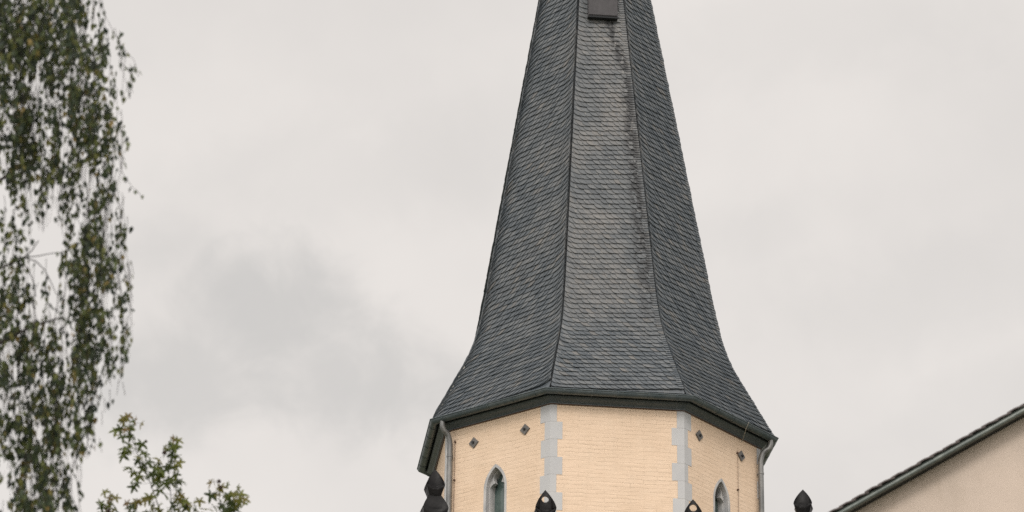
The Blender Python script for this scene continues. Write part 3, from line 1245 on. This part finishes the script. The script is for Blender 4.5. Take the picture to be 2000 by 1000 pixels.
def dens(x, y):
    if x < 0:
        # the rest of the crown, out of frame
        return max(0.0, 0.7 * (1 - (abs(x + 420) / 620) ** 3)) if -900 < y < 1100 else 0.0
    i, j = int(y // 50), int(x // 20)
    if y < 0:
        return [0.9, .9, .9, .8, .7, .8, .9, .8, .7, .3, .1, 0, 0, 0][j] * (1 - (-y) / 900) if j < 14 and y > -500 else 0
    if y >= 1000:
        return int(GRID[-1][j]) / 9 * max(0, 1 - (y - 1000) / 250) if j < 14 else 0
    if j >= 14:
        return 0
    return int(GRID[i][j]) / 9


def clump(x, y):
    v = mnoise.noise(Vector((x / 17.0, y / 42.0, 3.7))) + 0.6 * mnoise.noise(Vector((x / 8.0, y / 17.0, 9.1)))
    return max(0.0, min(1.5, 0.80 + (0.45 if y < 110 else 0) + 1.9 * v))


birch_base = at(-420, 900, BD + 0.6)
birch = empty('birch_tree', (birch_base.x, birch_base.y, 0), 'tall weeping birch with hanging leafy twigs at the left edge', 'tree')
inv_b = Matrix.Translation(-Vector(birch.location))
r2 = random.Random(11)
leaf_v = [(0, 0), (0.30, 0.16), (0.42, 0.40), (0.26, 0.70), (0, 1.0), (-0.26, 0.70), (-0.42, 0.40), (-0.30, 0.16)]
lv = MB()
tw = MB()


def birch_leaf(p, ln):
    # hangs from its petiole: long axis mostly downwards
    ax = Vector((r2.gauss(0, 0.28), r2.gauss(0, 0.28), -1)).normalized()
    sd_ = ax.cross(Vector((r2.gauss(0, 1), r2.gauss(0, 1), r2.gauss(0, 0.3)))).normalized()
    nr = ax.cross(sd_)
    vs = []
    for a, b2 in leaf_v:
        cup = 0.12 * abs(a) * 2 + 0.10 * (b2 - 0.5) ** 2
        vs.append(p + (ax * b2 + sd_ * a * 0.66 + nr * cup) * ln)
    lv.add(vs, [(0, 1, 7), (1, 2, 6, 7), (2, 3, 5, 6), (3, 4, 5)])


def strand(x, y, dep, ln, sway, step, keep, tw_r=0.0030):
    pts = []
    n = max(3, int(ln / 14))
    vx = sway
    cx, cy, cd = x, y, dep
    for i in range(n + 1):
        pts.append(at(cx, cy, cd))
        # hanging curve: sideways motion fades downwards
        vx = vx * 0.86 + r2.gauss(0, 0.9)
        cx += vx
        cy += 14
        if i > 1 and dens(max(cx, 0), cy) < 0.16:
            break
        cd += r2.gauss(0, 0.012)
        st = max(1, int(14 / step))
        for q in range(st):
            f_ = (q + r2.random()) / st
            lx, ly = cx - vx * (1 - f_), cy - 14 * (1 - f_)
            d_ = dens(lx, ly) * clump(lx, ly)
            if r2.random() < keep(d_):
                birch_leaf(at(lx + r2.gauss(0, 4.5), ly + r2.uniform(-3, 3), cd + r2.gauss(0, 0.03)), r2.uniform(0.040, 0.080))
    if len(pts) > 1:
        tw.tube(pts, [tw_r * (1 - 0.6 * i / n) for i in range(len(pts))], 4, False)


cnt = 0
while cnt < 1020:
    x, y = r2.uniform(-15, 285), r2.uniform(-120, 985)
    d_ = dens(max(x, 0), y)
    if r2.random() > d_ ** 0.95:
        continue
    cnt += 1
    strand(x, y, BD + r2.gauss(0, 0.45), r2.uniform(45, 190), r2.gauss(0, 2.2), 5.0, lambda d: min(1.0, 1.1 * d ** 0.85))
cnt = 0
while cnt < 420:
    x, y = r2.uniform(-1050, 200), r2.uniform(-520, 1000)
    if x > -10 and y > -60:
        continue
    if r2.random() > dens(x, y):
        continue
    cnt += 1
    strand(x, y, BD + r2.gauss(0, 1.2), r2.uniform(120, 300), r2.gauss(0, 2.2), 7, lambda d: d)
# lone trailing sprays on the outer edge and the bare twigs crossing the gap
for path in ([(190, -10), (205, 30), (222, 62), (242, 95), (262, 118), (270, 150)], [(232, 120), (250, 135), (262, 155)], [(238, 335), (258, 365), (270, 375), (277, 385)],
             [(225, 440), (243, 480), (252, 520), (256, 560)], [(232, 590), (243, 625), (250, 660)], [(236, 500), (250, 545), (247, 580)],
             [(228, 690), (218, 720), (208, 745)], [(170, 800), (182, 850), (188, 872)], [(180, 870), (186, 880)], [(240, 640), (252, 672), (250, 690)]):
    pts = [at(x, y, BD - 0.1) for x, y in path]
    tw.tube(pts, 0.0025, 4, False)
    for i in range(len(path) - 1):
        (xa, ya), (xb, yb) = path[i], path[i + 1]
        L = math.hypot(xb - xa, yb - ya)
        for q in range(max(1, int(L / 9))):
            f_ = r2.random()
            if ya < 60 and r2.random() < .7:
                continue
            birch_leaf(at(xa + (xb - xa) * f_ + r2.gauss(0, 3), ya + (yb - ya) * f_ + r2.gauss(0, 3), BD - 0.1), r2.uniform(0.045, 0.065))
for path in ([(20, 505), (45, 503), (75, 500), (100, 495), (128, 492)], [(45, 503), (70, 510), (88, 528), (100, 552), (110, 575)], [(38, 506), (55, 525), (65, 550), (70, 580)],
             [(45, 503), (62, 490), (75, 470)], [(183, -20), (184, 20), (178, 60)]):
    tw.tube([at(x, y, BD + 0.2) for x, y in path], [0.006 * (1 - 0.12 * i) for i in range(len(path))], 5, False)

trk = MB()
b0 = Vector(birch.location)
topz = at(-300, -900, BD).z
tp = [b0 + Vector((0.25 * math.sin(q * 2.3), 0.15 * math.sin(q * 3.1 + 1), topz * q)) for q in [i / 14 for i in range(15)]]
trk.tube(tp, [0.21 * (1 - 0.93 * (i / 14) ** 1.1) + 0.01 for i in range(15)], 12)
trk.build('trunk', BARK, birch)
br = MB()
for i, (px, py) in enumerate(((60, -330), (150, -200), (30, 80), (90, 300), (45, 505), (-700, 0), (-900, 300), (-200, -600), (120, 620), (-820, 600))):
    q_ = min(0.95, max(0.2, (at(px, py, BD).z - 0.9) / topz))
    i0 = q_ * 14
    s0 = tp[int(i0)].lerp(tp[min(14, int(i0) + 1)], i0 - int(i0))
    e_ = at(px, py, BD + r2.gauss(0, 0.4))
    s1 = s0 - Vector((0, 0, 0.9))
    mid_ = s1.lerp(e_, 0.55) + Vector((0, 0, 0.8))
    pts = []
    for j in range(9):
        f_ = j / 8
        pts.append(s1 * (1 - f_) ** 2 + mid_ * 2 * f_ * (1 - f_) + e_ * f_ ** 2)
    br.tube(pts, [0.045 * (1 - 0.85 * j / 8) for j in range(9)], 7)
br.build('branch', TWIG, birch)
cr = lv.build('crown', BIRCHLEAF, birch)
tw.build('twigs', TWIG, birch)

# ---- sweetgum: star-leaved shoots rising from below the frame
GD = 33.0
m_s = m_leaf('star_leaf', [(0.0, (0.042, 0.062, 0.018)), (0.5, (0.085, 0.115, 0.022)), (0.85, (0.14, 0.165, 0.028)), (1.0, (0.20, 0.195, 0.035))], 0.42)
m_y = m_leaf('young_star_leaf', [(0.0, (0.15, 0.16, 0.030)), (0.5, (0.19, 0.17, 0.040)), (1.0, (0.19, 0.12, 0.045))], 0.4)
gb = at(330, 1700, GD + 0.4)
gum = empty('sweetgum_tree', (gb.x, gb.y, 0), 'young sweetgum tree with star shaped leaves beside the birch', 'tree')
r3 = random.Random(5)
gl, gy, gs, gf = MB(), MB(), MB(), []


def star_leaf(mb, p, size, droop):
    """five pointed lobes round a petiole joint"""
    dr = Vector((r3.gauss(0, 1), r3.gauss(0, 1), 0)).normalized()
    ax = (dr * (1 - droop) + Vector((0, 0, -droop)) * 1.2 + Vector((0, 0, r3.gauss(0, 0.25)))).normalized()
    sd_ = ax.cross(Vector((r3.gauss(0, .5), r3.gauss(0, .5), 1))).normalized()
    nr = sd_.cross(ax)
    c = p
    lob = [(-128, .62), (-66, .88), (0, 1.0), (66, .88), (128, .62)]
    pts = []
    for i, (an, ln) in enumerate(lob):
        an += r3.uniform(-7, 7)
        for da, rr in ((-22, .42), (-12, .70), (0, 1.0), (12, .70), (22, .42)):
            a = R_(an + da)
            pts.append((math.cos(a) * rr * ln, math.sin(a) * rr * ln))
        if i < 4:
            a = R_(an + (lob[i + 1][0] - lob[i][0]) / 2)
            pts.append((math.cos(a) * .30, math.sin(a) * .30))
    vs = [c] + [c + (ax * x + sd_ * y + nr * (-0.22 * (x * x + y * y) + r3.gauss(0, .02))) * size for x, y in pts]
    n = len(pts)
    mb.add(vs, [(0, i + 1, i + 2) for i in range(n - 1)])


def shoot(path, lo, hi, spread, n, young=0.3, dep=0.0, rad=0.007):
    """leafy shoot through photo pixels; leaves between path fractions lo and hi (0 = base, 1 = tip)"""
    P3 = [at(x, y, GD + dep) for x, y in path]
    gs.tube(P3, [rad * (1 - 0.75 * i / (len(P3) - 1)) for i in range(len(P3))], 6, False)
    n = int(n * 1.0)
    for i in range(n):
        f_ = lo + (hi - lo) * (i + r3.random()) / n
        k = f_ * (len(path) - 1)
        k0 = min(int(k), len(path) - 2)
        xa, ya = path[k0]
        xb, yb = path[k0 + 1]
        x, y = xa + (xb - xa) * (k - k0), ya + (yb - ya) * (k - k0)
        tipness = max(0, (f_ - (1 - young)) / young)
        sp = spread * (1 - 0.45 * tipness)
        dx, dy = r3.uniform(-1, 1) * sp, r3.uniform(-0.5, 0.7) * sp * 0.7
        dd = r3.gauss(0, sp / F * GD * 0.6)
        q = at(x + dx, y + dy, GD + dep + dd)
        s0 = at(x, y, GD + dep)
        gs.tube([s0, s0.lerp(q, 0.6) + Vector((0, 0, 0.012)), q], 0.0016, 4, False)
        yng = r3.random() < tipness
        star_leaf(gy if yng else gl, q, r3.uniform(0.075, 0.105) * (0.85 if yng else 1), 0.75 if tipness > .3 else r3.uniform(0.1, 0.7))


shoot([(352, 1500), (335, 1150), (310, 990), (291, 936), (272, 895), (256, 850), (251, 812)], 0.46, 1.0, 33, 50, 0.2)
shoot([(345, 1300), (340, 1050), (332, 950), (328, 905), (334, 853)], 0.44, 1.0, 27, 36, 0.2, 0.1)
shoot([(225, 1300), (212, 1050), (212, 995), (216, 960)], 0.3, 1.0, 26, 26, 0.35, 0.1)
shoot([(280, 1300), (266, 1050), (262, 1000), (268, 972)], 0.3, 1.0, 22, 22, 0.35, -0.1)
shoot([(345, 1300), (330, 1080), (305, 1010), (296, 968)], 0.5, 1.0, 24, 18, 0.2, -0.1)
shoot([(365, 1300), (352, 1050), (350, 1000), (356, 955)], 0.55, 1.0, 24, 18, 0.2, -0.05)
shoot([(440, 1300), (436, 1060), (430, 990), (424, 938)], 0.35, 1.0, 24, 26, 0.25, 0.05)
shoot([(450, 1300), (455, 1060), (458, 995), (466, 956)], 0.35, 1.0, 22, 24, 0.25, -0.05)
shoot([(400, 1300), (385, 1080), (376, 1020), (380, 975)], 0.4, 1.0, 18, 14, 0.25, 0.0)
star_leaf(gl, at(445, 946, GD), 0.07, 0.5)
star_leaf(gl, at(266, 943, GD), 0.07, 0.6)
for i in range(26):
    x = r3.uniform(80, 560)
    y1 = r3.uniform(1080, 1250)
    shoot([(330 + (x - 330) * .3, y1 + 420), (330 + (x - 330) * .7, y1 + 200), (x, y1 + 80), (x, y1)], 0.3, 1.0, 45, 26, 0.15, r3.gauss(0, 0.5), 0.012)
tg = MB()
zt = at(330, 1150, GD).z
tg.tube([(gb.x, gb.y, 0), (gb.x + 0.06, gb.y, zt * 0.4), (gb.x - 0.03, gb.y, zt * 0.75), tuple(at(340, 1200, GD))], [0.13, 0.10, 0.06, 0.012], 10)
tg.build('trunk', TWIG, gum)
gs.build('shoots', mat('green_shoot', (0.05, 0.045, 0.03), 0.7)[0], gum)
gl.build('crown', m_s, gum)
gy.build('young_leaves', m_y, gum)
FRUIT = mat('fruit_husk', (0.04, 0.022, 0.018), 0.85)[0]
for px, py, s_ in ((321, 884, .020), (428, 940, .018), (431, 952, .018), (449, 982, .022), (364, 988, .018), (212, 998, .02), (285, 862, .014)):
    c_ = at(px, py, GD - 0.08)
    bm = bmesh.new()
    bmesh.ops.create_icosphere(bm, subdivisions=2, radius=s_)
    for v in bm.verts:
        v.co *= 1.0 + (0.35 if v.index % 3 == 0 else 0)
        v.co += c_
    me = bpy.data.meshes.new('fruit')
    bm.to_mesh(me)
    bm.free()
    me.materials.append(FRUIT)
    fo = bpy.data.objects.new('fruit', me)
    COL.objects.link(fo)
    fo.parent = gum
    fo.matrix_parent_inverse = Matrix.Translation(-Vector(gum.location))
